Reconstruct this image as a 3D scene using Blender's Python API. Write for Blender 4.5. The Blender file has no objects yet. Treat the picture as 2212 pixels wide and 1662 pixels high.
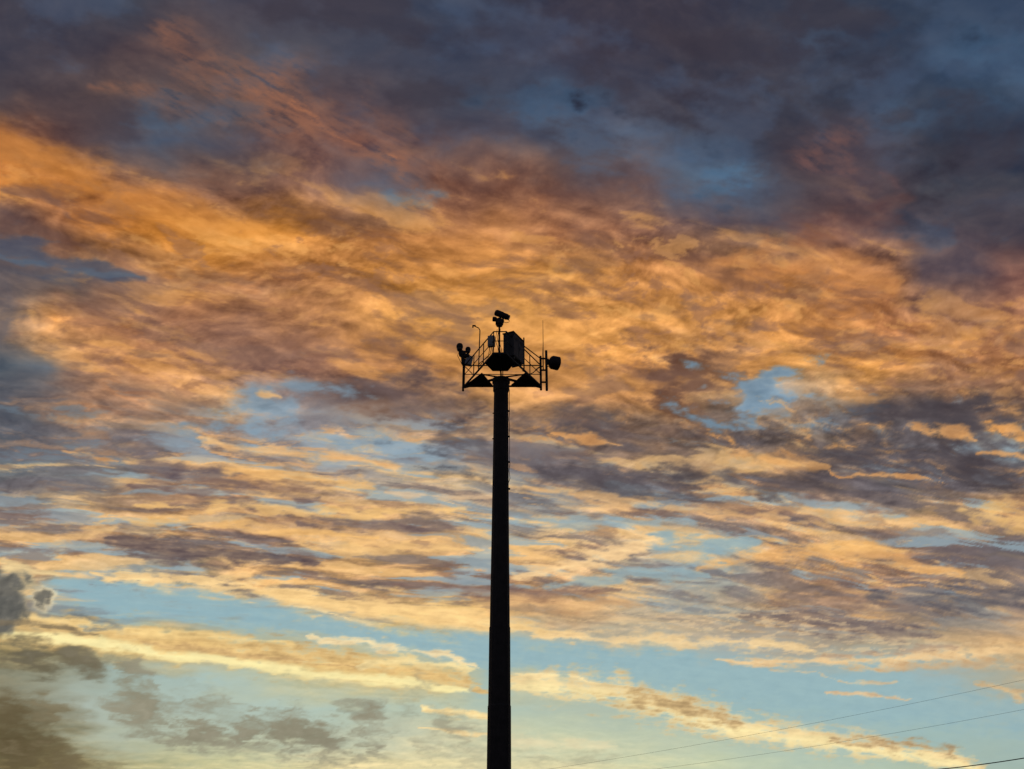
import bpy, bmesh, math, numpy as np
from mathutils import Vector, Matrix
R=math.radians
scene=bpy.context.scene
scene.view_settings.view_transform='Standard'
scene.view_settings.look='None'
scene.view_settings.exposure=0
# ------------------------------------------------------------------ camera
PITCH=R(26.7); HF=R(55.0)
FOC=1106/math.tan(HF/2)
EYE=Vector((0,0,1.6))
cam_d=bpy.data.cameras.new("camera"); cam_d.sensor_width=36; cam_d.angle=HF
cam_d.clip_start=0.1; cam_d.clip_end=30000
cam=bpy.data.objects.new("camera",cam_d); scene.collection.objects.link(cam)
cam.location=EYE; cam.rotation_euler=(math.pi/2+PITCH,0,0); scene.camera=cam
FW=Vector((0,math.cos(PITCH),math.sin(PITCH))); UP=Vector((0,-math.sin(PITCH),math.cos(PITCH)))
def ray(u,v): return FW+Vector((1,0,0))*((u-1106)/FOC)+UP*((831-v)/FOC)
def S(u,v,Y):
    d=ray(u,v); return EYE+d*(Y/d.y)
ZF=1.6+58.4*math.tan(PITCH+math.atan(-1/FOC))     # platform floor height
def F(u,v,z=None):
    d=ray(u,v); z=ZF if z is None else z
    return EYE+d*((z-1.6)/d.z)
# ------------------------------------------------------------------ materials
def mat(name,col,rough=0.6,metal=0.0,scale=6.0,var=0.35,bump=0.15):
    m=bpy.data.materials.new(name); m.use_nodes=True; nt=m.node_tree; N=nt.nodes; L=nt.links
    b=N['Principled BSDF']; b.inputs['Metallic'].default_value=metal
    tc=N.new('ShaderNodeTexCoord'); n=N.new('ShaderNodeTexNoise'); n.inputs['Scale'].default_value=scale
    n.inputs['Detail'].default_value=8; L.new(tc.outputs['Object'],n.inputs['Vector'])
    r=N.new('ShaderNodeValToRGB'); r.color_ramp.elements[0].position=0.3; r.color_ramp.elements[1].position=0.72
    r.color_ramp.elements[0].color=[c*(1-var) for c in col]+[1]; r.color_ramp.elements[1].color=[c*(1+var) for c in col]+[1]
    L.new(n.outputs['Fac'],r.inputs['Fac']); L.new(r.outputs['Color'],b.inputs['Base Color'])
    mr=N.new('ShaderNodeMapRange'); mr.inputs['To Min'].default_value=max(0,rough-.12); mr.inputs['To Max'].default_value=min(1,rough+.12)
    L.new(n.outputs['Fac'],mr.inputs['Value']); L.new(mr.outputs['Result'],b.inputs['Roughness'])
    bp=N.new('ShaderNodeBump'); bp.inputs['Strength'].default_value=bump; bp.inputs['Distance'].default_value=0.02
    L.new(n.outputs['Fac'],bp.inputs['Height']); L.new(bp.outputs['Normal'],b.inputs['Normal'])
    return m
M_pole=mat("weathered_dark_steel",(0.034,0.030,0.028),0.75,0.0,2.5,0.5)
M_steel=mat("dark_galvanized_steel",(0.024,0.022,0.022),0.7,0.0,8)
M_cab=mat("dark_cabinet_paint",(0.07,0.07,0.07),0.6,0.0,3)
M_grey=mat("grey_housing_paint",(0.36,0.37,0.38),0.5,0.0,5,0.2)
M_blk=mat("black_rubber",(0.015,0.015,0.015),0.6,0.0,10)
M_wire=mat("aluminium_wire",(0.3,0.3,0.3),0.6,0.0,10)
M_glass=mat("dark_lens_glass",(0.02,0.02,0.025),0.12,0.0,4,0.1,0.0)
M_ground=mat("dry_grass_ground",(0.06,0.055,0.03),0.95,0.0,0.4,0.5,0.5)
# ------------------------------------------------------------------ mesh helpers
class B:
    def __init__(s): s.bm=bmesh.new()
    def tube(s,pts,r,seg=8,caps=True):
        pts=[Vector(p) for p in pts]; n=len(pts)
        rr=r if isinstance(r,(list,tuple)) else [r]*n
        rings=[]; ref=None
        for i,p in enumerate(pts):
            t=(pts[min(i+1,n-1)]-pts[max(i-1,0)]).normalized()
            if ref is None:
                ref=Vector((0,0,1)) if abs(t.z)<0.9 else Vector((1,0,0))
            a=t.cross(ref).normalized(); b=t.cross(a).normalized()
            rings.append([s.bm.verts.new(p+(a*math.cos(k*2*math.pi/seg)+b*math.sin(k*2*math.pi/seg))*rr[i]) for k in range(seg)])
        for i in range(n-1):
            for k in range(seg):
                s.bm.faces.new((rings[i][k],rings[i][(k+1)%seg],rings[i+1][(k+1)%seg],rings[i+1][k]))
        if caps:
            s.bm.faces.new(rings[0]); s.bm.faces.new(rings[-1][::-1])
        return s
    def box(s,c,sx,sy,sz,rot=None,bev=0.0):
        M=Matrix.Translation(Vector(c))@((rot.to_4x4()) if rot else Matrix.Identity(4))@Matrix.Diagonal((sx,sy,sz,1))
        r=bmesh.ops.create_cube(s.bm,size=1,matrix=M)
        if bev>0:
            es=set(e for v in r['verts'] for e in v.link_edges)
            bmesh.ops.bevel(s.bm,geom=list(es),offset=bev,segments=2,affect='EDGES',profile=0.5)
        return s
    def beam(s,a,b,w,h):
        a=Vector(a);b=Vector(b); d=b-a; L=d.length; x=d.normalized()
        z=Vector((0,0,1)) if abs(x.z)<0.95 else Vector((0,1,0))
        y=z.cross(x).normalized(); z=x.cross(y)
        return s.box((a+b)/2,L,w,h,Matrix((x,y,z)).transposed())
    def prism(s,poly,z0,z1):
        lo=[s.bm.verts.new((p[0],p[1],z0)) for p in poly]; hi=[s.bm.verts.new((p[0],p[1],z1)) for p in poly]
        n=len(poly); s.bm.faces.new(lo[::-1]); s.bm.faces.new(hi)
        for i in range(n): s.bm.faces.new((lo[i],lo[(i+1)%n],hi[(i+1)%n],hi[i]))
        return s
    def lathe(s,origin,axis,prof,seg=24):
        ax=Vector(axis).normalized(); o=Vector(origin)
        ref=Vector((0,0,1)) if abs(ax.z)<0.9 else Vector((1,0,0))
        a=ax.cross(ref).normalized(); b=ax.cross(a)
        rings=[[s.bm.verts.new(o+ax*t+(a*math.cos(k*2*math.pi/seg)+b*math.sin(k*2*math.pi/seg))*max(r,1e-4)) for k in range(seg)] for t,r in prof]
        for i in range(len(rings)-1):
            for k in range(seg):
                s.bm.faces.new((rings[i][k],rings[i][(k+1)%seg],rings[i+1][(k+1)%seg],rings[i+1][k]))
        s.bm.faces.new(rings[0]); s.bm.faces.new(rings[-1][::-1]); return s
    def obj(s,name,m,parent=None,smooth=False,label=None):
        bmesh.ops.recalc_face_normals(s.bm,faces=s.bm.faces)
        me=bpy.data.meshes.new(name); s.bm.to_mesh(me); s.bm.free()
        me.materials.append(m)
        if smooth:
            me.shade_smooth()
            try: me.set_sharp_from_angle(angle=R(35))
            except Exception: pass
        o=bpy.data.objects.new(name,me); scene.collection.objects.link(o)
        co=np.empty(len(me.vertices)*3); me.vertices.foreach_get('co',co); co=co.reshape(-1,3)
        c=Vector(((co[:,0].min()+co[:,0].max())/2,(co[:,1].min()+co[:,1].max())/2,co[:,2].min()))
        me.transform(Matrix.Translation(-c)); o.location=c
        if parent is not None:
            o.parent=parent; bpy.context.view_layer.update()
            o.matrix_parent_inverse=parent.matrix_world.inverted()
        if label: o["label"]=label
        return o
# ------------------------------------------------------------------ tower
PX=-23.5/FOC*63.85; PY=57.0
tower=bpy.data.objects.new("camera_tower",None); scene.collection.objects.link(tower)
tower.location=(PX,PY,0); tower["label"]="tall dark steel monopole tower with triangular equipment platform"; tower["category"]="tower"
bpy.context.view_layer.update()
def empty(name,loc,parent):
    e=bpy.data.objects.new(name,None); scene.collection.objects.link(e); e.location=loc; e.parent=parent
    bpy.context.view_layer.update(); e.matrix_parent_inverse=parent.matrix_world.inverted(); bpy.context.view_layer.update(); return e
def zat(v): return S(1080,v,PY).z
def rad(px,v):
    d=S(1080,v,PY)-EYE; return px/2/FOC*d.dot(FW)
ztop=ZF-0.30
prof=[(0,rad(53.5,1662)+.05),(zat(1662),rad(53,1662)),(zat(1526),rad(50.5,1526)),(zat(1524),rad(48.5,1524)),
      (zat(1356),rad(45.5,1356)),(zat(1354),rad(43.5,1354)),(zat(1160),rad(38,1160)),(zat(1000),rad(34,1000)),(zat(850),rad(31,850)),(ztop,rad(30.5,830))]
def prad(z): return float(np.interp(z,[p[0] for p in prof],[p[1] for p in prof]))
b=B(); b.lathe((PX,PY,0),(0,0,1),prof,16)
b.lathe((PX,PY,ztop-.9),(0,0,1),[(0,.49),(.05,.52),(.55,.52),(.62,.58),(.88,.58)],16)
b.lathe((PX,PY,0),(0,0,1),[(0,.95),(.06,.95)],16)
b.obj("pole",M_pole,tower)
b=B(); pts=[]
for i in range(60):
    z=ztop-0.4-i*0.5
    if z<0.3: break
    off=(0.03+0.07*abs(math.sin(i*1.3))) if i<14 else -.05
    pts.append((PX+(prad(z)+off)*.98,PY-.1-(0 if i<14 else .12),z))
b.tube(pts,0.020,6)
b.obj("cable",M_blk,tower,True)
b=B(); b.tube([(p[0]-.10,p[1]-.3,p[2]) for p in pts],0.018,6); b.obj("cable",M_blk,tower,True)
for v in (890,945,1000,1058):
    z=zat(v); r=prad(z)
    b=B(); b.box((PX+r+.03,PY-.12,z),.13,.12,.09,bev=.01); b.obj("cable_clamp",M_steel,tower)
for v in (893,948):
    z=zat(v); r=prad(z)
    b=B(); b.box((PX-r-.02,PY-.1,z-.05),.08,.06,.06,bev=.008); b.obj("step_lug",M_steel,tower)
# ---- platform
Lc=F(1003,833); Rc=F(1169,833); N1=F(1066,762); N2=F(1093,762)
NC=(N1+N2)/2
plat=B()
poly=[Lc,Rc,N2,N1]
for i in range(4):
    a=poly[i]; c=poly[(i+1)%4]; plat.beam(a-Vector((0,0,.06)),c-Vector((0,0,.06)),.07,.12)
C=Vector((PX,PY,ZF-.16))
for q in (Lc,Rc,NC): plat.beam(C,q-Vector((0,0,.14)),.10,.14)
plat.prism([F(1006,832.4),F(1064,832.4),F(1041,806)],ZF-.03,ZF+.03)
plat.prism([F(1104,832.4),F(1166,832.4),F(1134,806)],ZF-.03,ZF+.03)
plat.prism([F(1067,764),F(1092,764),F(1111,784),F(1097,801),F(1064,801),F(1047,784)],ZF-.04,ZF+.035)
plat.beam(F(1041,806)-Vector((0,0,.1)),C,.06,.08); plat.beam(F(1134,806)-Vector((0,0,.1)),C,.06,.08)
platform=plat.obj("platform",M_steel,tower)
# ---- railing
H=1.5; rl=B()
path=[Lc,N1,N2,Rc]
for hh,rr in ((H,.038),(H*.55,.026)):
    for i in range(4):
        a=path[i]; c=path[(i+1)%4]; z=Vector((0,0,hh)); rl.tube([a+z,c+z],rr,8)
for i in range(4):
    a=path[i]; c=path[(i+1)%4]; n=[3,1,3,2][i]
    for k in range(n):
        p=a+(c-a)*k/n; rl.tube([p-Vector((0,0,.12)),p+Vector((0,0,H+.02))],.032,8)
rl.tube([Lc+(N1-Lc)*.33,Lc+(N1-Lc)*.02+Vector((0,0,H*.9))],.028,8)
rl.tube([Rc+(N2-Rc)*.33,Rc+(N2-Rc)*.02+Vector((0,0,H*.9))],.028,8)
rl.obj("railing",M_steel,platform)
b=B(); p=F(1000.5,833); b.tube([(p.x,p.y,S(1000,845,p.y).z),(p.x,p.y,S(1000,768,p.y).z)],.075,10); b.beam(p,Lc,.08,.08); b.beam(p+Vector((0,0,1)),Lc+Vector((0,0,1)),.06,.06)
b.obj("post",M_steel,platform)
b=B(); p=F(1168.5,834); b.tube([(p.x,p.y,S(1168,843,p.y).z),(p.x,p.y,S(1168,770,p.y).z)],.08,10); b.obj("post",M_steel,platform)
# ---- mast with pan-tilt camera
Ym=NC.y+.12
b=B(); mx=S(1078.5,740,Ym).x
b.tube([(mx,Ym,ZF),(mx,Ym,S(1078,703,Ym).z)],.065,10); 
b.lathe((mx,Ym,S(1078,706,Ym).z),(0,0,1),[(0,.11),(.05,.2),(.09,.2),(.1,.12)],12)
mast=b.obj("mast",M_steel,tower)
ptz=empty("surveillance_camera",(mx,Ym,S(1078,703,Ym).z),tower)
b=B(); z0=S(1078,703,Ym).z
b.lathe((mx,Ym,z0),(0,0,1),[(0,.17),(.06,.25),(.2,.25),(.26,.2),(.34,.15),(.5,.13)],18)
b.lathe((mx-.24,Ym,z0+.34),(1,0,-.1),[(0,.08),(.03,.17),(.24,.18),(.5,.16),(.54,.08)],16)
b.lathe((mx-.44,Ym,z0+.46),(1,0,-.12),[(0,.11),(.03,.16),(.22,.16),(.3,.08)],14)
b.obj("bracket",M_steel,ptz,True)
b=B(); a=S(1069,675,Ym); c=S(1100,687,Ym); ax=(c-a).normalized(); Lh=(c-a).length
b.lathe(a,ax,[(0,.08),(.02,.15),(.08,.20),(Lh-.14,.20),(Lh-.12,.17),(Lh,.17)],20)
b.lathe(a+(c-a)*.12+Vector((0,0,.11)),ax,[(0,.05),(.03,.13),(Lh*.45,.13),(Lh*.5,.05)],14)
b.obj("camera_housing",M_steel,ptz,True)
b=B(); b.lathe(c,ax,[(0,.13),(.02,.12)],16); b.obj("lens",M_glass,ptz)
b=B(); b.tube([c-ax*.1+Vector((0,0,-.13)),c+Vector((.02,0,-.24)),c+Vector((-.06,0,-.33)),c+Vector((-.22,0,-.36)),(mx+.2,Ym,z0+.3),(mx+.12,Ym,z0+.15)],.018,6); b.obj("cable",M_blk,ptz,True)
# ---- gooseneck arm
Yg=54.9
b=B(); gx=S(1036,760,Yg)
b.tube([(gx.x-.05,Yg,S(1035,800,Yg).z),(gx.x,Yg,S(1036,714,Yg).z),S(1034,709,Yg),S(1021,703,Yg)],.034,8)
b.box(S(1024,704,Yg),.22,.1,.07,bev=.01); b.box(S(1021.5,706,Yg),.08,.08,.13)
b.obj("lamp_arm",M_steel,tower)
# ---- equipment cabinet on the floor edge
ed=(Rc-N2); ed.z=0; ed.normalize(); nrm=Vector((ed.y,-ed.x,0))
rotc=Matrix((ed,nrm,Vector((0,0,1)))).transposed()
cc=F(1109,786)+Vector((0,0,1.0))
cab=empty("equipment_cabinet",cc-Vector((0,0,.98)),tower)
b=B(); b.box(cc+Vector((0,0,.02)),1.45,.72,1.66,rotc,bev=.02)
for s_ in (-.5,.5): b.box(cc+ed*s_-Vector((0,0,.89)),.12,.68,.14,rotc)
b.obj("cabinet_body",M_cab,cab)
b=B(); b.box(cc+Vector((0,0,.9)),1.55,.82,.05,rotc,bev=.01); b.obj("cabinet_roof",M_steel,cab)
for s_ in (-.36,.36):
    b=B(); b.box(cc+ed*s_+nrm*.372,.68,.03,1.52,rotc,bev=.008)
    for k in range(5): b.box(cc+ed*s_+nrm*.392+Vector((0,0,.4+k*.06)),.4,.02,.025,rotc)
    b.obj("door",M_cab,cab)
b=B(); b.tube([cc+ed*.08+nrm*.42+Vector((0,0,-.12)),cc+ed*.08+nrm*.42+Vector((0,0,.12))],.018,6); b.obj("handle",M_blk,cab)
b=B(); q=S(1132,800,cc.y+.9); 
b.tube([(q.x,q.y,ZF),(q.x,q.y,S(1132,730,q.y).z)],.045,8)
b.tube([S(1093,716,NC.y),S(1132,748,q.y),S(1169,776,Rc.y)],.035,8)
b.obj("cabinet_frame",M_steel,tower)
Yb=Ym+.25
b=B(); b.box(S(1061.5,738,Yb),.44,.26,.76,Matrix.Rotation(R(-14),3,'Z'),bev=.03); b.box(S(1061.5,738,Yb)+Vector((.0,-.15,.0)),.32,.04,.58,Matrix.Rotation(R(-14),3,'Z'),bev=.01)
b.obj("junction_box",M_grey,tower,label="small pale grey junction box on mast")
for k,(du,dv) in enumerate(((0,0),(3,4),(-4,6))):
    b=B(); b.tube([S(1062+du,751,Yb),S(1059+du,765+dv,Yb+.1),S(1045+du*2,778+dv,Yb+.5),S(1036+du,792,Yb+1.2)],.024,6); b.obj("cable",M_blk,tower,True)
    b=B(); b.tube([S(1078+du,712,Ym-.08),S(1074+du,730+dv,Ym-.1),S(1079+du,750,Ym-.12),S(1082+du,766,Ym)],.018,6); b.obj("cable",M_blk,tower,True)
b=B(); b.box(S(1071,770,NC.y+.5),.3,.3,.34,bev=.03); b.obj("conduit_box",M_steel,tower)
b=B(); b.tube([S(1169,790,Rc.y-.1),S(1160,796,Rc.y-.15),S(1152,806,Rc.y-.2),S(1140,808,Rc.y-.4),S(1128,801,Rc.y-.8)],.022,6); b.obj("cable",M_blk,tower,True)
# ---- left cluster
Yl=Lc.y-.1
def small_cam(u,v,s,name):
    e=empty(name,S(u,v+8*s,Yl),tower); c=S(u,v,Yl)
    b=B(); b.lathe(c+Vector((0,0,-.06*s)),(0,0,1),[(0,.21*s),(.1*s,.23*s),(.22*s,.22*s),(.32*s,.17*s),(.37*s,.08*s)],18); b.obj("camera_housing",M_steel,e,True)
    b=B(); b.lathe(c+Vector((0,0,-.07*s)),(0,0,-1),[(0,.2*s),(.1*s,.195*s),(.2*s,.15*s),(.27*s,.05*s)],18); b.obj("dome_cover",M_glass,e,True)
small_cam(993,751,1.0,"dome_camera")
small_cam(1011,757,.8,"dome_camera")
b=B()
b.tube([S(993,758,Yl),S(994,768,Yl),S(1001,774,Yl)],.09,8); b.tube([S(1011,762,Yl),S(1009,772,Yl)],.08,8)
b.beam(S(992,768,Yl),S(1015,769,Yl),.12,.12); b.tube([S(998,758,Yl),S(1000,787,Yl)],.10,8)
b.box(S(1001,763,Yl),.34,.24,.28,bev=.03); b.lathe(S(1003,770,Yl-.1),(1,0,.2),[(0,.09),(.04,.16),(.3,.16),(.34,.08)],14)
b.box(S(1003,781,Yl),.2,.2,.36,bev=.02)
b.obj("bracket",M_steel,tower)
b=B(); b.tube([S(993,760,Yl-.1),S(988,768,Yl-.1),S(993,778,Yl-.1),S(999,790,Yl-.1)],.02,6); b.obj("cable",M_blk,tower,True)
b=B(); b.box(S(1013,780,Yl),.44,.3,.68,Matrix.Rotation(R(12),3,'Y'),bev=.03); b.obj("junction_box",M_grey,tower,label="tilted pale grey junction box behind railing")
# ---- dish side
Yr=Rc.y
b=B(); px=S(1180.5,800,Yr).x
b.tube([(px,Yr,S(1180,844,Yr).z),(px,Yr,S(1180,758,Yr).z)],.085,12)
for v in (775,800,826): b.beam((px,Yr,S(1180,v,Yr).z),(Rc.x,Yr,S(1180,v,Yr).z),.09,.09)
b.obj("antenna_pipe",M_steel,tower)
dish=empty("microwave_dish",S(1184,782,Yr),tower)
dax=Vector((.93,.36,-.03)).normalized(); dc=S(1187,782,Yr-.1)
b=B(); b.lathe(dc,dax,[(0,.12),(.02,.27),(.1,.40),(.2,.46),(.64,.47),(.65,.45)],32); b.obj("dish_shroud",M_steel,dish,True)
b=B(); b.lathe(dc+dax*.655,dax,[(0,.44),(.03,.38),(.06,.2),(.07,.02)],32); b.obj("radome",M_cab,dish,True)
b=B(); b.box(S(1182.5,782,Yr-.05),.2,.2,.4,bev=.02); b.tube([S(1181,776,Yr),dc+dax*.05],.07,8); b.tube([S(1181,792,Yr),dc+dax*.15+Vector((0,0,-.28))],.03,8); b.obj("bracket",M_steel,dish)
b=B(); wx=S(1173,770,Yr-.3)
b.tube([(wx.x,wx.y,S(1173,800,wx.y).z),(wx.x,wx.y,S(1173,765,wx.y).z),(wx.x+.02,wx.y,S(1173,745,wx.y).z),(wx.x+.03,wx.y,S(1174,692,wx.y).z)],[.04,.04,.022,.013],8)
b.beam((wx.x,wx.y,S(1173,790,wx.y).z),(Rc.x,Rc.y,S(1173,790,wx.y).z),.05,.05)
b.obj("whip_antenna",M_steel,tower)
b=B(); q=S(1108,731,cc.y); b.tube([q,(q.x,q.y,q.z+.35)],.015,6); b.obj("lightning_rod",M_steel,tower)
# ------------------------------------------------------------------ overhead wires
def wire(p0,p1,r,sag,m):
    n=60; pts=[]
    for i in range(n+1):
        t=-.35+1.7*i/n; p=p0.lerp(p1,t); p=p-Vector((0,0,4*sag*t*(1-t))); pts.append(p)
    b=B(); b.tube(pts,r,6); o=b.obj("power_line",m,None,True)
    o["label"]="thin overhead power line crossing open sky"; o["category"]="power line"; o["group"]="overhead power lines"
wire(S(1190,1661,80),S(2212,1469,62),.007,.25,M_wire)
wire(S(1420,1661,78),S(2212,1533,62),.007,.18,M_wire)
wire(S(2030,1662,50),S(2212,1638,46),.022,.03,M_blk)
# ------------------------------------------------------------------ ground
b=B(); b.lathe((0,0,-.06),(0,0,1),[(0,5900),(.06,5900)],96); g=b.obj("ground",M_ground); g["kind"]="structure"; g["label"]="flat dry grass ground below the tower"
# ------------------------------------------------------------------ sky dome with clouds
az=np.concatenate([np.linspace(-180,-42,60,endpoint=False),np.linspace(-42,42,1000),np.linspace(42,180,61)[1:]])
el=np.concatenate([[-4,-2,0,1.5],np.linspace(2.5,50,760),np.linspace(50,89.9,40)[1:]])
A,E=np.meshgrid(np.radians(az).astype(np.float32),np.radians(el).astype(np.float32))
DX=np.sin(A)*np.cos(E); DY=np.cos(A)*np.cos(E); DZ=np.sin(E)
RAD=6000.
# sky chart: tangent-plane map of the western sky, centred 26.7 deg above the horizon
cp,sp=math.cos(PITCH),math.sin(PITCH)
dep=np.maximum(DY*cp+DZ*sp,0.05)
U=1106+FOC*DX/dep; V=831-FOC*(-DY*sp+DZ*cp)/dep
U=np.clip(U,-1500,3700); V=np.clip(V,-1500,2400)
rng=np.random.RandomState(7)
TA=rng.rand(64,256,256).astype(np.float32)*2*np.pi
TC=np.cos(TA); TS=np.sin(TA)
def perlin(x,y,s):
    xi=np.floor(x).astype(np.int32); yi=np.floor(y).astype(np.int32); c=TC[s%64]; n=TS[s%64]
    xf=x-xi; yf=y-yi; u=xf*xf*xf*(xf*(xf*6-15)+10); w=yf*yf*yf*(yf*(yf*6-15)+10)
    def g(i,j):
        a=(xi+i)&255; b_=(yi+j)&255; return c[a,b_]*(xf-i)+n[a,b_]*(yf-j)
    return ((g(0,0)*(1-u)+g(1,0)*u)*(1-w)+(g(0,1)*(1-u)+g(1,1)*u)*w)
INF=(np.abs(U-1106)<1300)&(np.abs(V-831)<1000)
def nrmz(a):
    k=a[INF]; return (a-k.mean())/k.std()
def fbm(x,y,s,o=6,gain=.5,billow=0.,rt=.6,norm=True):
    r=0;a=1.; ca,sa=math.cos(rt),math.sin(rt)
    for i in range(o):
        p=perlin(x+i*17.3,y+i*9.1,s+i*3)
        if billow: p=p*(1-billow)+billow*(np.abs(p)*2-.3)
        r=r+a*p; a*=gain; x,y=(x*ca-y*sa)*2.03,(x*sa+y*ca)*2.03
    return nrmz(r) if norm else r
q=1/(np.maximum(DZ,0)+.18); X=DX*q; Y=DY*q
th=R(-14); XR=X*math.cos(th)-Y*math.sin(th); YR=X*math.sin(th)+Y*math.cos(th)
def an(fx,fy,o=0.): return XR*fx+o,YR*fy+o
w1=fbm(*an(3,4),1,4); w2=fbm(*an(3,4),22,4)
w3=fbm(*an(11,13),5,5,.5); w4=fbm(*an(11,13),33,5,.5)
vt=np.clip(V/1662,0,1)
sc=(1-.6*vt)
Uw=U+w1*20+w3*10; Vw=V+(w2*15+w4*8)*sc
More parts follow.
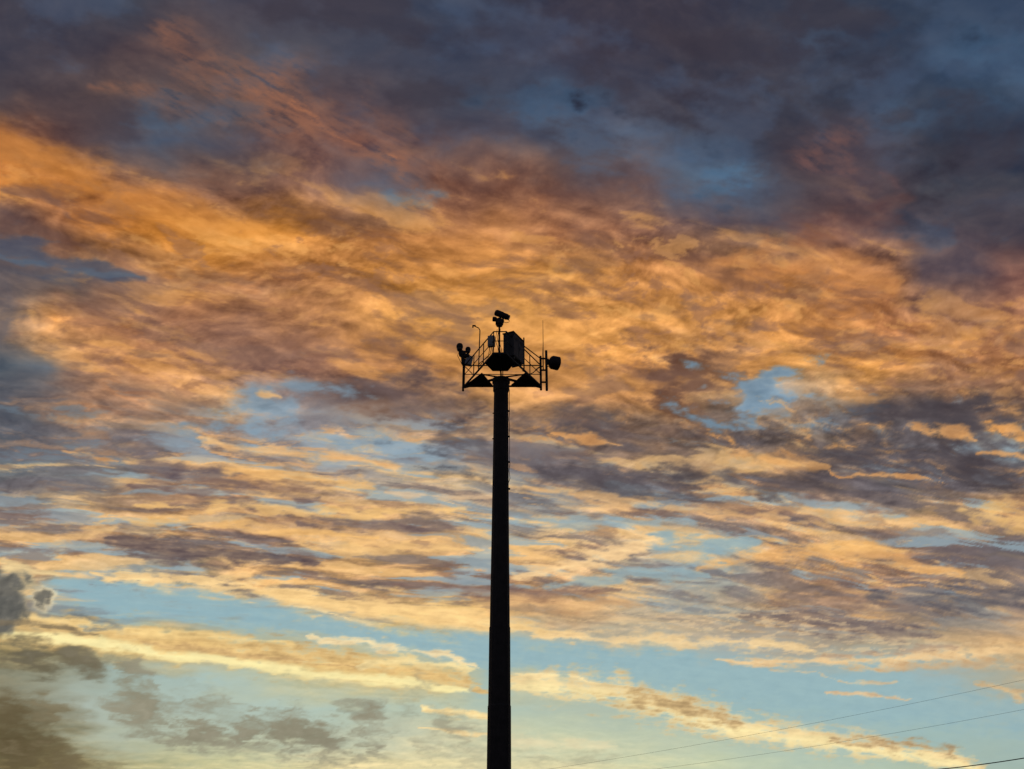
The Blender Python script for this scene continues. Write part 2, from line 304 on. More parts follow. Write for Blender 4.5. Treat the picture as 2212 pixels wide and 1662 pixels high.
rows=[
(0,[(0,70,67,78),(300,62,66,80),(600,76,72,84),(900,62,68,85),(1200,60,58,72),(1500,62,58,70),(1800,60,66,82),(2100,46,58,78),(2212,44,56,76)]),
(100,[(0,60,60,74),(250,72,64,72),(400,92,72,72),(600,76,74,84),(900,62,68,86),(1200,66,62,76),(1500,60,57,69),(1750,60,66,84),(2100,50,66,88),(2212,48,62,84)]),
(200,[(0,78,70,76),(150,86,72,74),(270,96,76,72),(400,90,78,80),(520,104,82,76),(640,102,78,74),(760,84,72,78),(1000,66,72,88),(1150,68,78,98),(1300,68,73,92),(1500,62,60,72),(1800,58,60,73),(2000,56,68,88),(2212,54,74,98)]),
(300,[(0,150,92,60),(150,108,76,68),(350,75,84,102),(500,86,78,86),(650,110,80,74),(800,114,80,74),(1000,85,72,78),(1200,74,78,94),(1350,84,94,114),(1500,70,74,88),(1700,62,60,72),(1800,80,68,76),(2000,58,65,80),(2212,54,62,80)]),
(400,[(0,212,134,68),(150,190,116,58),(300,142,90,60),(500,118,82,66),(700,116,86,80),(840,96,94,106),(960,140,94,72),(1200,140,94,72),(1400,94,82,88),(1500,80,94,114),(1620,78,98,122),(1750,84,74,80),(1850,92,74,78),(2000,66,66,76),(2212,56,59,72)]),
(500,[(0,108,80,72),(150,150,98,66),(260,196,124,58),(400,218,142,62),(600,200,130,58),(800,165,108,64),(1000,188,124,68),(1200,164,108,72),(1400,136,94,76),(1560,96,80,84),(1650,82,76,86),(1800,120,84,74),(2000,84,74,82),(2212,76,68,76)]),
(590,[(0,86,80,86),(150,84,84,94),(300,124,96,86),(400,172,114,70),(600,168,112,72),(800,206,138,70),(1000,204,138,72),(1200,212,146,78),(1400,186,124,74),(1600,184,124,74),(1800,204,136,80),(1900,160,108,72),(1990,94,78,82),(2100,86,74,82),(2212,116,80,74)]),
(690,[(0,120,105,100),(100,205,138,76),(300,170,116,84),(500,152,108,84),(700,180,124,80),(900,222,156,82),(1100,224,158,86),(1300,216,150,82),(1500,216,150,82),(1700,206,140,76),(1900,180,118,76),(2100,154,104,76),(2212,146,98,76)]),
(790,[(0,78,86,96),(80,100,108,118),(200,164,124,98),(300,188,130,86),(450,152,110,88),(650,134,98,86),(800,160,110,80),(900,200,138,80),(1100,208,144,80),(1300,220,152,80),(1400,200,136,76),(1500,170,118,74),(1580,180,126,76),(1700,216,152,84),(1850,220,152,80),(2000,188,126,78),(2212,176,120,76)]),
(870,[(0,92,90,96),(150,180,128,92),(300,182,132,98),(450,198,156,112),(570,168,158,154),(680,144,132,130),(780,116,92,82),(900,122,98,88),(1050,178,132,88),(1250,182,130,86),(1450,190,134,82),(1580,176,140,104),(1680,156,150,144),(1780,164,140,116),(1860,190,138,88),(1980,118,96,86),(2100,112,92,84),(2212,132,98,74)]),
(950,[(0,82,92,102),(150,136,116,106),(300,128,114,112),(480,172,142,116),(620,148,156,162),(780,150,154,158),(950,124,110,108),(1060,124,108,102),(1200,130,106,94),(1400,150,114,86),(1600,128,104,88),(1800,142,114,92),(2000,106,90,82),(2212,86,78,78)]),
(1030,[(0,114,120,124),(150,134,134,134),(280,128,116,108),(400,164,128,102),(520,212,158,104),(650,190,152,114),(800,168,160,150),(1000,190,168,138),(1150,132,132,134),(1300,118,110,110),(1500,114,100,94),(1700,172,132,94),(1800,124,106,98),(1900,92,90,94),(2050,104,92,88),(2212,124,98,82)]),
(1110,[(0,164,134,110),(150,180,146,114),(300,218,166,106),(500,178,134,100),(700,196,148,104),(900,200,160,120),(1100,172,170,156),(1300,212,170,126),(1500,200,154,112),(1700,170,134,108),(1900,158,136,118),(2100,224,174,114),(2212,198,148,102)]),
(1190,[(0,228,180,120),(120,210,162,112),(240,150,118,94),(400,140,114,96),(600,172,132,98),(800,198,154,104),(1000,222,174,118),(1200,242,198,138),(1320,214,186,148),(1420,162,176,176),(1540,158,174,174),(1650,212,168,124),(1800,222,166,106),(2000,144,112,94),(2100,124,104,96),(2212,106,98,96)]),
(1265,[(0,200,176,132),(80,186,170,138),(160,160,174,174),(260,150,172,178),(400,190,170,132),(550,232,184,120),(700,208,162,108),(900,160,126,98),(1100,176,134,100),(1300,198,160,118),(1450,166,168,160),(1550,166,164,152),(1700,198,156,112),(1900,170,130,102),(2050,122,106,100),(2212,136,118,108)]),
(1330,[(0,200,170,120),(80,170,156,128),(180,150,170,170),(280,148,180,188),(550,150,182,190),(700,210,186,140),(850,234,196,126),(1000,242,196,126),(1200,208,168,120),(1400,194,174,144),(1600,178,156,128),(1800,164,134,114),(2000,120,108,104),(2120,154,136,120),(2212,190,162,134)]),
(1395,[(0,190,166,112),(120,196,172,118),(200,208,176,114),(400,226,186,114),(550,190,180,138),(700,168,184,172),(850,176,188,172),(1000,158,184,184),(1200,156,182,184),(1400,190,180,154),(1600,170,170,162),(1800,176,162,138),(2000,186,164,132),(2212,216,174,122)]),
(1450,[(0,136,134,112),(150,146,148,128),(260,158,176,168),(450,172,192,184),(600,200,190,144),(750,226,192,122),(900,216,188,126),(1050,156,184,184),(1150,200,190,148),(1300,160,185,182),(1500,152,182,187),(1800,152,182,188),(2050,158,178,178),(2212,180,168,140)]),
(1530,[(0,130,122,98),(90,146,146,126),(180,172,184,172),(300,174,188,174),(450,176,192,180),(600,178,196,184),(800,178,195,180),(1000,188,196,170),(1100,178,194,178),(1250,178,190,172),(1500,160,186,182),(1800,154,184,186),(2000,152,182,186),(2212,166,176,166)]),
(1590,[(0,110,100,74),(110,136,130,102),(200,174,180,158),(400,180,190,170),(600,178,188,168),(700,182,190,168),(850,196,200,174),(1000,206,204,170),(1200,196,204,174),(1400,188,198,174),(1600,176,192,176),(1800,168,188,180),(2000,160,185,180),(2212,158,181,178)]),
(1655,[(0,116,104,74),(150,142,130,94),(300,184,180,138),(500,206,202,156),(700,230,216,166),(900,232,218,168),(1100,226,216,170),(1200,228,218,172),(1500,200,208,174),(1800,182,198,178),(2000,174,190,170),(2212,162,182,172)]),
(1800,[(0,130,112,78),(600,206,186,130),(1200,226,206,150),(2212,186,190,156)]),
]
rv=np.array([r[0] for r in rows],float)
gu=np.linspace(-300,2500,281)
G=np.zeros((len(rows),281,3),np.float32)
for i,(v,l) in enumerate(rows):
    l=np.array(l,float)
    for c in range(3): G[i,:,c]=np.interp(gu,l[:,0],l[:,c+1])
def lookup(u,v):
    fu=np.clip((u+300)/10,0,279.999); iu=fu.astype(int); fu=fu-iu
    iv=np.clip(np.searchsorted(rv,v)-1,0,len(rv)-2); fv=np.clip((v-rv[iv])/(rv[iv+1]-rv[iv]),0,1)
    a=G[iv,iu]*(1-fu)[...,None]+G[iv,iu+1]*fu[...,None]
    b=G[iv+1,iu]*(1-fu)[...,None]+G[iv+1,iu+1]*fu[...,None]
    return a*(1-fv)[...,None]+b*fv[...,None]
col=lookup(Uw,Vw).astype(np.float32)
def sm(x,a,b):
    t=np.clip((x-a)/(b-a),0,1); return t*t*(3-2*t)
def mix(m,c):
    global col
    m=m[...,None]; col=col*(1-m)+np.asarray(c,np.float32)*m
low=sm(V,1240,1400)
# eroding noises
K=fbm(U/120,V/62,49,7,.56)            # billowy noise for clouds near the horizon
K2=fbm(U/34+3,V/22,53,5,.55)
en=fbm(*an(9,14),40,7,.56)
en=en*(1-low*.75)+K*low*.75
en2=fbm(*an(24,34),44,5,.58)*(1-low)+K2*low
rip=fbm(*an(9,32),47,6,.54,0,.15)           # ripple inside low banks
def seg(pts,uu,vv,w,wv=.6):
    best=np.full(U.shape,1e9,np.float32)
    for i in range(len(pts)-1):
        (x0,y0,*r0),(x1,y1,*r1)=pts[i],pts[i+1]
        a0=r0[0] if r0 else 1.; a1=r1[0] if r1 else 1.
        dx,dy=x1-x0,y1-y0; t=np.clip(((uu-x0)*dx+(vv-y0)*dy)/(dx*dx+dy*dy+1e-6),0,1)
        ww=w*(a0+(a1-a0)*t)
        best=np.minimum(best,np.sqrt((uu-x0-dx*t)**2*wv+(vv-y0-dy*t)**2)/np.maximum(ww,.5))
    return best
def bank(pts,w,c,k=1.0,soft=.6,rough=1.0,wv=.6,tex=12.):
    f=seg(pts,U+w3*5*rough+w1*4,V+w4*4*rough*sc,w,wv)+(en*.24+rip*.20+en2*.20)*rough
    m=(1-sm(f,1-soft,1+soft*.8))*k
    c=np.array(c,np.float32)+((rip*.7+en2*.6)*tex)[...,None]*np.array([1,.9,.6],np.float32)
    mix(m,c)
def blob(x,y,rx,ry,c,k=1.,soft=.6,rough=1.,ang=0.,tex=8.):
    a=R(ang); uu=U+w3*6*rough-x; vv=V+w4*6*rough*sc-y
    p=uu*math.cos(a)+vv*math.sin(a); q_=-uu*math.sin(a)+vv*math.cos(a)
    f=np.sqrt((p/rx)**2+(q_/ry)**2)+(en*.36+en2*.18)*rough
    m=(1-sm(f,1-soft,1+soft*.8))*k
    mix(m,np.array(c,np.float32)+(en*tex)[...,None])
def reg(*els):
    m=0
    for x,y,rx,ry,k in els: m=np.maximum(m,k*(1-sm(np.sqrt(((U-x)/rx)**2+((V-y)/ry)**2)+w2*.12,.35,1.2)))
    return m
# ---- relief of the cloud deck: bases lit from the horizon side, tops shaded
wx_,wy_=w1*.013,w2*.011
def relief(fx,fy,s,o,gn,bl,d,rt=.6):
    a=fbm((XR+wx_)*fx,(YR+wy_)*fy,s,o,gn,bl,rt,False); b_=fbm((XR+wx_)*fx+.02,(YR+wy_)*fy+d,s,o,gn,bl,rt,False)
    return nrmz(a),nrmz(a-b_)
hA,emb=relief(7,8.5,12,8,.58,.45,.20)
hF,embF=relief(17,21,16,5,.62,.4,.28)
hS,embS=relief(3.2,14,14,8,.55,.15,.28,.12)        # long layered streaks
# diagonal ridges sweeping down to the right through the glowing deck
dg=R(13); UD=(U+w1*8)*math.cos(dg)+(V+w2*8)*math.sin(dg); VD=-(U+w1*8)*math.sin(dg)+(V+w2*8)*math.cos(dg)
hD0=fbm(UD/400,VD/95,38,8,.60,.1,.25,False); hD2=fbm(UD/400,VD/95-.14,38,8,.60,.1,.25,False)
hD=nrmz(hD0); embD=nrmz(hD0-hD2)
warm=sm(col[...,0]-col[...,2],-10,80)
top=sm(-V,-620,-200)
mid=sm(V,860,1000)*(1-low)
glow=sm(V,230,420)*(1-sm(V,800,960))*warm
patch=sm(fbm(*an(2.5,4),60,4),-1.2,1.2)
amp=(.22*(1-low)+.03+.75*warm)*(1-.35*top)*(1-.5*low)
s_=hA*7+emb*12+(hF*3+embF*7)*(.3+.9*patch)+(hS*6+embS*5)*(1-glow*.7)+(hD*9+embD*5)*glow
col=col+(s_*amp)[...,None]*np.array([1.0,.76,.50],np.float32)
mix(sm(-hD,.5,1.8)*glow*.45,(128,92,80)); mix(sm(hD,.8,1.9)*glow*.45,np.array([238,170,92],np.float32)+(embF*6)[...,None])
# small torn puffs across the glowing deck
pf=fbm((XR+wx_)*15,(YR+wy_)*22,8,6,.6)
mix(sm(pf,.8,1.9)*glow*patch*.5,(142,100,80)); mix(sm(-pf,.8,1.9)*glow*patch*.4,(240,176,102))
# upper slate deck: soft diffuse mottling between brown-grey and blue breaks
hT=fbm(*an(5.5,7.5),41,7,.54); 
mix(sm(hT,.2,1.6)*top*.36*(1-warm*.8),(80,98,126)); mix(sm(-hT,.2,1.6)*top*.5*(1-warm*.6),(58,52,62))
# layered shading of the mid-low deck: blue-grey undersides, cream-gold crests
mix(sm(hS,.2,1.3)*mid*.62,np.array([252,202,132],np.float32)+(hF*6)[...,None])
mix(sm(-hS,.1,1.2)*mid*.62,np.array([108,99,104],np.float32)+(hF*4)[...,None])
gS=fbm((XR+wx_)*3.5+5,(YR+wy_)*12,20,7,.55,0,.12)
mix(sm(gS,.6,1.4)*mid*.75,(150,172,182))
D=fbm(*an(7,12),27,7,.56)
mix(sm(D,.6,1.7)*warm*sm(V,430,700)*(1-low)*.45,(120,92,82))
# ---- broken cloud fields: grey bodies whose horizon-side edges glow, blue between
def broken(mask,s,fx,fy,core,rim,gap,kc=.8,kr=.8,kg=.8,t=0.):
    D=fbm((XR+wx_)*fx+s*.7,(YR+wy_)*fy+s*.7,s,8,.58,.1,.3,False); D2=fbm((XR+wx_)*fx+s*.7+.02,(YR+wy_)*fy+s*.7+.20,s,8,.58,.1,.3,False)
    eb=nrmz(D-D2); D=nrmz(D)+t
    gapm=1-sm(D,-1.4,-.5); corem=sm(D,-.5,.5); rimm=sm(D,-1.0,-.3)*(1-sm(D,.2,1.2))*sm(eb,-.2,1.4)
    mix(gapm*kg*mask,gap); mix(corem*kc*mask,np.array(core,np.float32)+(hF*4+embF*5+eb*8)[...,None]); mix(rimm*kr*mask,np.array(rim,np.float32)+(hF*8)[...,None])
broken(reg((1980,930,360,100,1),(1620,930,260,85,.85),(2150,1000,180,80,.8),(1300,930,280,60,.6)),27,6,9,(82,76,80),(238,170,100),(130,150,166),.8,.95,.6,.35)
broken(reg((1250,1040,280,60,.7),(1600,1050,280,50,.8),(1980,1030,260,60,.75)),9,5,13,(94,88,94),(218,162,110),(138,152,164),.7,.75,.5,.3)
broken(reg((620,960,440,80,.75),(930,940,180,60,.7)),19,5,14,(118,104,108),(238,180,120),(148,168,184),.5,.85,.85,-.3)
broken(reg((120,920,280,120,.8),(60,1010,220,80,.7)),31,5,11,(90,90,98),(200,148,106),(112,134,150),.6,.5,.6,.1)
broken(reg((500,1110,600,100,.5),(1000,1120,300,90,.5)),35,4.5,17,(124,106,102),(254,202,132),(158,172,176),.65,.95,.5,0)
broken(reg((1700,1180,420,110,.5),(2000,1260,280,90,.65),(1850,1350,260,50,.55)),52,5,15,(112,102,102),(250,194,122),(154,170,176),.65,.85,.45,.1)
broken(reg((1950,740,350,120,.5),(1500,780,420,90,.35),(400,660,380,120,.35)),57,6,9,(134,98,82),(236,170,94),(190,136,94),.6,.75,.2,-.1)
# ---- upper wisps
O=(152,102,80)
hair=fbm((U*.9+V*.45)/90,(V*.9-U*.45)/22,58,6,.58)
def wisp(pts,w,c,k):
    f=seg(pts,U+w3*8,V+w4*8,w,.9)+en*.4+hair*.35
    mix((1-sm(f,.0,1.7))*k*np.clip(.7+.4*hair,0,1.2),c)
for p,w,k in (([(340,75,.6),(430,130,1.2),(520,170,1.2),(600,205,1.2),(690,262,1),(770,310,.7),(850,350,.5)],50,.54),([(205,170,.4),(290,190,.8),(400,240,.8),(480,255,.3)],26,.42),
              ([(380,80,.4),(540,130,.7),(610,190,.6)],26,.38),([(780,205,.4),(850,260,.8),(920,300,.3)],38,.3),([(690,330,.5),(850,350,.8),(960,360,.4)],28,.28),([(600,240,.8),(720,300,1),(900,380,.6)],60,.32)):
    wisp(p,w,O,k)
wisp([(640,225,.6),(700,268,.6),(780,312,.5),(845,352,.4)],12,(190,120,82),.42)
wisp([(350,90,.6),(440,150,.8),(560,200,.5)],14,(162,106,80),.34)
wisp([(1770,330,.8),(1830,320,1),(1850,360,.6)],38,(140,94,82),.55)
wisp([(1740,345,.5),(1900,370,.6),(1930,410,.4)],24,(116,84,82),.45)
bank([(0,315,1.4),(150,385,1.2),(350,450,1),(560,505,.5)],34,(228,148,66),.5,1.2,1.,tex=5)
blob(868,428,46,17,(100,126,148),.7,1.0,1.6)
blob(800,402,60,18,(88,94,110),.45,1.,1.4)
bank([(0,545,1),(150,575,1),(310,602,.4)],24,(78,86,104),.7,1.,1.6,tex=5)
bank([(0,560,.8),(180,585,.8),(300,600,.3)],8,(90,112,132),.4,1.,1.8,tex=3)
bank([(0,410,.6),(90,425,.9),(160,470,.4)],14,(104,80,80),.5,1.,1.4,tex=4)
bank([(1180,260,.8),(1350,320,1.2),(1500,385,1),(1640,420,.8)],30,(88,110,136),.42,1.6,2.,tex=6)
blob(1590,392,50,20,(82,116,146),.55,1.2,2.)
for x,y,rx,ry,k in ((2170,150,70,50,.4),(1765,95,60,34,.4),(1960,255,50,24,.45),(2050,130,60,26,.4),(1180,215,70,26,.4),(1290,205,50,18,.3),(2010,500,70,20,.35),(1560,300,50,18,.25),(380,265,80,24,.4)):
    blob(x,y,rx,ry,(72,98,126),k,1.4,2.)
for x,y,rx,ry,k in ((1600,180,120,60,.4),(1900,130,90,40,.35),(1420,200,70,50,.3),(1850,440,120,40,.35),(2120,330,110,50,.35),(1150,100,120,40,.3)):
    blob(x,y,rx,ry,(60,54,64),k,1.4,1.8)
bank([(1560,590,.8),(1700,560,1),(1830,570,1),(1910,620,.6)],34,(220,148,86),.45,1.,1.5)
bank([(1700,490,.8),(1850,500,.8),(1950,430,.4)],30,(134,90,78),.35,1.3,1.5)
# mid masses
blob(1495,828,104,54,(118,86,70),.92,.7,1.2,14)
blob(1440,800,44,30,(112,82,70),.75,.6,1.3)
blob(1560,800,44,22,(128,94,72),.6,.7,1.5)
blob(805,852,130,38,(104,86,84),.95,.9,1.0,-3)
blob(930,880,80,22,(116,96,90),.6,1.,1.2,4)
blob(790,885,100,12,(160,124,98),.45,1.,1.,-3)
blob(640,765,140,38,(142,104,88),.55,1.,1.1)
blob(590,885,90,36,(142,166,184),.8,1.2,1.6,-12)
blob(700,935,110,14,(146,168,184),.6,1.2,1.6,6)
blob(860,985,110,12,(146,168,184),.6,1.2,1.6,4)
blob(1665,858,78,30,(136,166,188),.85,1.2,2.2)
blob(1735,888,50,34,(128,152,172),.6,1.2,2.)
broken(reg((1700,880,180,60,.55)),45,11,18,(116,98,90),(238,180,118),(132,160,182),.6,.9,.5,-.4)
for x,y,rx,ry,k in ((2050,905,130,26,.75),(2150,940,110,40,.75),(1900,1000,130,26,.7),(2090,1015,130,28,.65),(1240,915,90,24,.6),(1640,1045,170,20,.6),(1330,1045,170,22,.6),(1010,955,80,22,.6)):
    blob(x,y,rx,ry,(84,77,82),k,.9,1.3,4,tex=6)
for p,w in (([(1960,925,.5),(2060,932,1),(2110,950,.4)],8),([(2100,975,.4),(2212,985,1)],7),([(1800,1022,.3),(1930,1030,.9),(2040,1045,.3)],6),([(1190,935,.3),(1290,945,1),(1350,960,.3)],7)):
    bank(p,w,(238,172,104),.75,.9,1.6)
bank([(560,850,1),(595,850,.4)],6,(236,182,118),.8,.9,1.2)
for p,w,c,k in (([(430,950,.4),(560,975,1),(720,990,1),(860,1010,.4)],9,(246,192,128),.8),([(480,1020,.4),(640,1030,1),(800,1050,.6)],12,(248,192,118),.75),([(300,1085,.4),(520,1095,1),(800,1110,1),(1000,1100,.4)],11,(252,202,128),.8),
    ([(200,1125,.4),(420,1130,1),(640,1150,.8),(820,1160,.3)],8,(248,194,120),.75),([(600,1180,.4),(800,1190,1),(1020,1180,.4)],10,(252,204,134),.75),([(1120,1050,.4),(1300,1080,1),(1500,1100,1),(1700,1120,.4)],10,(242,192,130),.65),
    ([(1500,1225,.5),(1700,1190,1),(1900,1200,1),(2060,1235,.4)],16,(246,184,112),.65),([(1640,1160,.4),(1800,1185,1),(1960,1190,.4)],9,(250,194,120),.65),([(2080,1095,.4),(2160,1110,1),(2212,1130,1)],22,(248,200,128),.75),
    ([(20,1150,.5),(120,1160,1),(240,1140,.4)],12,(248,200,134),.6),([(840,1060,.4),(960,1075,1),(1050,1070,.6)],8,(240,202,156),.7),
    ([(130,980,.4),(185,985,1),(240,1000,.3)],8,(238,174,108),.75),([(1650,985,.4),(1720,995,1),(1790,1010,.3)],14,(234,172,104),.65),
    ([(230,1170,.5),(330,1180,1),(520,1200,.8),(700,1215,.3)],17,(114,98,94),.88),([(300,1050,.4),(500,1062,1),(700,1075,.4)],9,(128,108,102),.75),([(640,1130,.4),(820,1140,1),(1010,1140,.4)],9,(128,108,102),.75),([(270,1005,.4),(380,1015,1),(480,1022,.4)],13,(112,100,102),.7)):
    bank(p,w,c,k,1.0,1.4)
bank([(1120,1245,.6),(1250,1215,1.1),(1330,1190,.9),(1420,1165,.4)],19,(255,214,156),.9,.9,1.3)
bank([(1110,1120,.5),(1250,1130,.9),(1500,1128,.5)],13,(156,178,184),.65,.9,1.3,tex=5)
bank([(1440,1175,.8),(1540,1180,1.2),(1620,1172,.5)],20,(152,178,184),.85,.9,1.4,tex=4)
bank([(1180,1268,.3),(1330,1248,.9),(1460,1235,1),(1530,1245,.4)],13,(154,178,182),.75,.9,1.3,tex=4)
# clear belt and the banks around it
bank([(130,1262,.6),(260,1290,1.3),(450,1312,1.4),(600,1335,1.1),(780,1372,.9),(1000,1395,1),(1200,1420,1.2),(1480,1432,1)],27,(148,180,188),.93,.8,1.,tex=2)
bank([(1100,1430,.7),(1400,1450,1.2),(1700,1490,1.4),(2000,1520,1.4),(2212,1540,1)],38,(152,182,187),.8,.9,.8,tex=2)
bank([(190,1243,.4),(330,1250,1),(470,1258,1.1),(580,1272,.9),(680,1290,.8)],12,(254,214,150),.95,.8,1.3)
bank([(520,1270,.4),(660,1298,.9),(820,1312,1.2),(960,1330,1.1),(1080,1352,.8),(1250,1375,.4)],20,(254,212,144),.92,.9,1.3)
bank([(620,1305,.4),(700,1325,.8),(760,1335,.3)],8,(250,218,160),.8,.8,1.5)
bank([(860,1262,.3),(1000,1275,1),(1200,1280,1),(1330,1275,.3)],12,(138,110,98),.7,1.,1.2)
bank([(1080,1300,.7),(1250,1310,1),(1400,1300,.4)],16,(218,172,122),.6,1.,1.2)
bank([(1150,1370,.3),(1350,1382,1),(1550,1388,.9),(1760,1400,.4)],12,(248,212,154),.85,.9,1.5)
bank([(1600,1330,.4),(1800,1345,1),(1960,1370,.8),(2030,1375,.3)],20,(124,110,106),.75,1.,1.2)
bank([(1900,1290,.4),(2080,1300,1),(2212,1295,.8)],20,(102,98,102),.75,1.,1.2)
bank([(1550,1428,.3),(1700,1432,.9),(1900,1428,1),(2060,1412,1),(2212,1400,1.2)],12,(244,204,148),.9,.9,1.4)
bank([(1750,1418,.3),(1900,1412,.8),(2060,1396,.8)],8,(186,158,132),.6,.9,1.2)
bank([(1900,1445,.4),(2060,1432,.9),(2212,1440,1)],8,(216,176,128),.6,.9,1.2)
bank([(1660,1452,.4),(1740,1448,.5),(1830,1474,.6),(1930,1474,.3)],6,(232,196,148),.7,1.,1.3)
bank([(1790,1498,.3),(1890,1502,.8),(1970,1508,.3)],5,(232,194,146),.85,.9,1.2)
bank([(2110,1478,.4),(2170,1486,.8),(2212,1505,1)],9,(230,188,132),.75,.9,1.4)
# thin veil of ripples under the deck at the right
rv2=fbm(U/40,V/9+U/160,29,5,.55,0,.1)
mix(sm(rv2,.2,1.4)*reg((1600,1360,420,50,1),(1900,1400,330,40,1))*.5,(236,204,156))
# long golden bar, left
bank([(0,1345,1.0),(150,1362,1),(330,1385,1.0),(500,1405,1),(680,1425,1),(850,1445,1),(960,1462,.6),(1050,1492,.15)],29,(226,188,124),.95,.8,1.2,tex=14)
bank([(0,1330,1),(120,1338,1),(260,1362,.8),(420,1372,.8),(620,1388,.5)],9,(250,214,144),.8,1.,1.3,tex=14)
bank([(0,1366,1),(180,1384,1),(330,1412,1),(520,1432,1),(700,1458,1),(860,1472,.9),(1010,1492,.4)],10,(255,238,172),1.,1.,1.1,tex=6)
bank([(280,1388,.4),(430,1400,.8),(600,1420,.8),(780,1440,.3)],6,(192,156,110),.5,1.,1.4)
bank([(670,1378,.3),(760,1386,.9),(860,1400,.7),(960,1410,.7),(1020,1440,.5)],9,(252,224,170),.9,1.,1.6)
bank([(780,1440,.4),(870,1425,1),(1000,1445,.6)],12,(254,228,164),.85,1.,1.6)
# right golden bar
rb=[(1108,1470,.6),(1220,1478,1),(1340,1500,1.2),(1480,1535,1.1),(1600,1568,.9),(1720,1588,.8),(1850,1608,.8),(1990,1625,.7),(2070,1640,.6),(2120,1662,.3)]
bank(rb,26,(244,214,156),.95,.9,1.25,tex=13)
bank([(x,y+10,r_) for x,y,r_ in rb],12,(255,234,172),.85,1.,1.2,tex=8)
bank([(1290,1510,.4),(1400,1518,1),(1500,1538,1),(1600,1562,.4)],15,(182,148,102),.7,1.6,1.7,tex=14)
bank([(1230,1500,.3),(1400,1498,.7),(1500,1512,.3)],7,(210,176,120),.5,1.,1.3)
bank([(1800,1600,.4),(1920,1606,1),(2060,1614,.8),(2080,1630,.3)],10,(178,146,106),.7,1.5,1.7,tex=12)
bank([(1110,1460,.6),(1230,1462,.7),(1300,1475,.3)],6,(254,226,166),.85,.9,1.4)
bank([(915,1530,.4),(980,1536,1),(1060,1548,.7)],9,(252,222,158),.95,.9,1.1)
bank([(905,1572,.3),(980,1580,1),(1060,1592,.6)],6,(250,220,160),.95,.9,1.1)
bank([(1100,1600,.6),(1200,1605,1),(1330,1612,.3)],13,(238,222,178),.6,1.1,1.2,tex=5)
# ---- cumulus and smoky scud, lower left
P1=fbm(U/50,V/44,11,5,.48,.5); P2=fbm(U/50-.16,V/44-.14,11,5,.48,.5)
puffE=nrmz(P1-P2)
def cumulus(els,body,lit,k=.97,rimk=1.):
    """heaped cloud: union of round heads, sunward rim bright, body grey and lumpy"""
    f=np.full(U.shape,9.,np.float32)
    for x,y,r in els:
        f=np.minimum(f,(np.sqrt((U-x)**2+((V-y)*1.1)**2)-r)/14)
    nz=P1*.30+en2*.16
    m=(1-sm(f+nz,-.7,.7))*k
    rim=(1-sm(-(f+nz),.0,1.2))*sm(((U-60)*.6-(V-1280)*.15)/60,-.8,.7)*rimk
    c=np.array(body,np.float32)+(puffE*3.5+P1*4)[...,None]*np.array([1.1,1,.85])
    c=c*(1-rim[...,None])+np.array(lit,np.float32)*rim[...,None]
    mix(m,c)
bank([(0,1226,1),(60,1234,.9),(122,1242,.4)],11,(236,208,152),.9,.8,1.1)
cumulus([(0,1265,34),(34,1258,24),(58,1250,14),(10,1300,44),(46,1300,20),(0,1330,40)],(106,104,98),(216,196,150))
cumulus([(86,1292,19),(100,1284,17),(80,1308,20),(104,1298,13)],(116,112,102),(250,230,184))
cumulus([(30,1318,20),(0,1318,26),(60,1320,14)],(98,97,92),(140,132,114),.85,.3)
smoke=fbm(U/85+w3*.15,V/60+w4*.12,24,6,.54,.15)
def soft(x,y,rx,ry,c,k,a=0.,er=.30):
    a=R(a); uu=U+w3*10-x; vv=V+w4*6-y
    p=uu*math.cos(a)+vv*math.sin(a); q_=-uu*math.sin(a)+vv*math.cos(a)
    f=np.sqrt((p/rx)**2+(q_/ry)**2)
    m=np.clip((1.45-f+smoke*er+K2*.10)/1.9,0,1)**1.3*(1-sm(f,1.2,2.4))
    mix(np.clip(m*k*1.25,0,.97),np.array(c,np.float32)+(K2*2.5+smoke*4)[...,None])
soft(180,1338,46,9,(112,116,114),.9,12,.4)
bank([(0,1340,1),(100,1352,.9),(210,1368,.4)],8,(126,112,90),.7,.9,1.3,tex=6)
soft(70,1414,150,28,(106,98,78),1.2,8,.22); soft(70,1414,110,20,(104,97,78),1.,8,.22); soft(180,1432,70,20,(112,104,84),1.,8,.25); soft(100,1450,130,14,(98,90,70),.8,5,.3)
soft(30,1530,80,36,(104,93,68),1.,15,.3); soft(30,1600,110,66,(92,81,56),1.2,20,.25); soft(20,1610,80,50,(90,79,55),1.,20,.2); soft(100,1640,100,44,(104,92,66),.9,10,.3)
soft(110,1530,60,18,(124,114,88),.6,20,.4)
SG=(138,133,112)
for x,y,rx,ry,k,a in ((262,1425,36,26,.7,70),(285,1485,66,46,.75,50),(330,1520,80,32,.6,20),(420,1590,90,28,.9,5),(330,1575,64,30,.75,10),(470,1540,160,26,.55,15),(650,1582,130,36,1.1,8),(640,1590,80,22,.6,5),(700,1602,80,22,.6,0),(560,1625,130,18,.5,0),(600,1558,90,22,.6,0),(790,1535,56,17,.8,0),(410,1475,80,20,.4,20),(960,1575,50,64,.45,60),(880,1530,30,64,.45,20),(1010,1615,70,40,.3,0),(760,1640,120,14,.3,0),(1240,1640,90,14,.25,0)):
    soft(x,y,rx,ry,SG,k,a,.42)
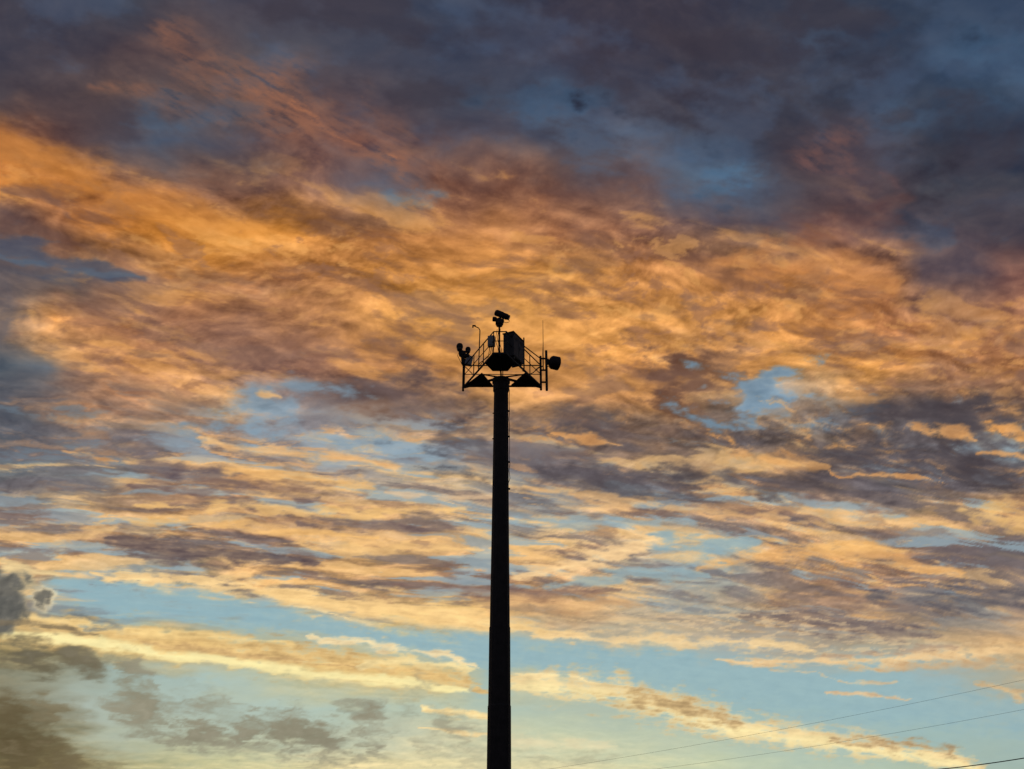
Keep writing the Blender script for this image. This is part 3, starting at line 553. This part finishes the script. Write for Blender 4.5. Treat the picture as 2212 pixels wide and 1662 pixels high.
# rest of the sky outside the chart: dull dusk blue-grey deck
n_=fbm(*an(2,2),3,5)
el_=np.degrees(E)
outc=np.stack([60+8*n_+50*np.clip(1-el_/25,0,1),64+6*n_+40*np.clip(1-el_/25,0,1),80+5*n_+24*np.clip(1-el_/25,0,1)],-1)
away=sm(np.abs(np.degrees(A)),50,95)
away=np.maximum(away,sm(el_,56,72))
col=col*(1-away[...,None])+outc*away[...,None]
col=np.clip(col,8,255)/255.
lin=np.where(col<=.04045,col/12.92,((col+.055)/1.055)**2.4)
ny,nx=U.shape
me=bpy.data.meshes.new("sky")
co=np.stack([DX,DY,DZ],-1).reshape(-1,3)*RAD
idx=np.arange(ny*nx).reshape(ny,nx)
f=np.stack([idx[:-1,:-1],idx[1:,:-1],idx[1:,1:],idx[:-1,1:]],-1).reshape(-1,4)
me.vertices.add(len(co)); me.vertices.foreach_set('co',co.astype(np.float32).ravel())
me.loops.add(f.size); me.loops.foreach_set('vertex_index',f.astype(np.int32).ravel())
me.polygons.add(len(f)); me.polygons.foreach_set('loop_start',np.arange(0,f.size,4,dtype=np.int32))
me.update(calc_edges=True)
ca=me.attributes.new("cloud_light",'FLOAT_COLOR','POINT')
ca.data.foreach_set('color',np.concatenate([lin.reshape(-1,3),np.ones((ny*nx,1))],1).astype(np.float32).ravel())
sky=bpy.data.objects.new("sky",me); scene.collection.objects.link(sky)
sky["kind"]="structure"; sky["label"]="sunset sky with orange lit cloud banks and blue gaps"
m=bpy.data.materials.new("sunset_cloud_sky"); m.use_nodes=True; nt=m.node_tree; nt.nodes.clear(); N=nt.nodes; L=nt.links
at=N.new('ShaderNodeAttribute'); at.attribute_name="cloud_light"
tc=N.new('ShaderNodeTexCoord'); mp=N.new('ShaderNodeMapping'); mp.inputs['Scale'].default_value=(1/6000,1/6000,2.2/6000)
ns=N.new('ShaderNodeTexNoise'); ns.inputs['Scale'].default_value=90; ns.inputs['Detail'].default_value=4; ns.inputs['Roughness'].default_value=.55
mr=N.new('ShaderNodeMapRange'); mr.inputs['From Min'].default_value=.3; mr.inputs['From Max'].default_value=.7; mr.inputs['To Min'].default_value=.98; mr.inputs['To Max'].default_value=1.02
mx_=N.new('ShaderNodeVectorMath'); mx_.operation='SCALE'
em=N.new('ShaderNodeEmission'); out=N.new('ShaderNodeOutputMaterial')
L.new(tc.outputs['Object'],mp.inputs['Vector']); L.new(mp.outputs['Vector'],ns.inputs['Vector']); L.new(ns.outputs['Fac'],mr.inputs['Value'])
L.new(at.outputs['Color'],mx_.inputs[0]); L.new(mr.outputs['Result'],mx_.inputs['Scale']); L.new(mx_.outputs['Vector'],em.inputs['Color']); L.new(em.outputs['Emission'],out.inputs['Surface'])
m.cycles.emission_sampling='NONE'
me.materials.append(m)
# ------------------------------------------------------------------ world + sun
w=bpy.data.worlds.new("World"); scene.world=w; w.use_nodes=True; nt=w.node_tree
st=nt.nodes.new('ShaderNodeTexSky'); st.sky_type='NISHITA'; st.sun_disc=False; st.sun_elevation=R(3); st.sun_rotation=R(-15)
nt.links.new(st.outputs['Color'],nt.nodes['Background'].inputs['Color']); nt.nodes['Background'].inputs['Strength'].default_value=.05
sd=bpy.data.lights.new("sun",'SUN'); sd.energy=2; sd.angle=R(.5); sd.color=(1,.75,.5)
so=bpy.data.objects.new("sun",sd); scene.collection.objects.link(so)
so.rotation_euler=Vector((math.sin(R(-15)),math.cos(R(-15)),math.tan(R(3)))).to_track_quat('Z','Y').to_euler(); so.location=(-50,100,60)
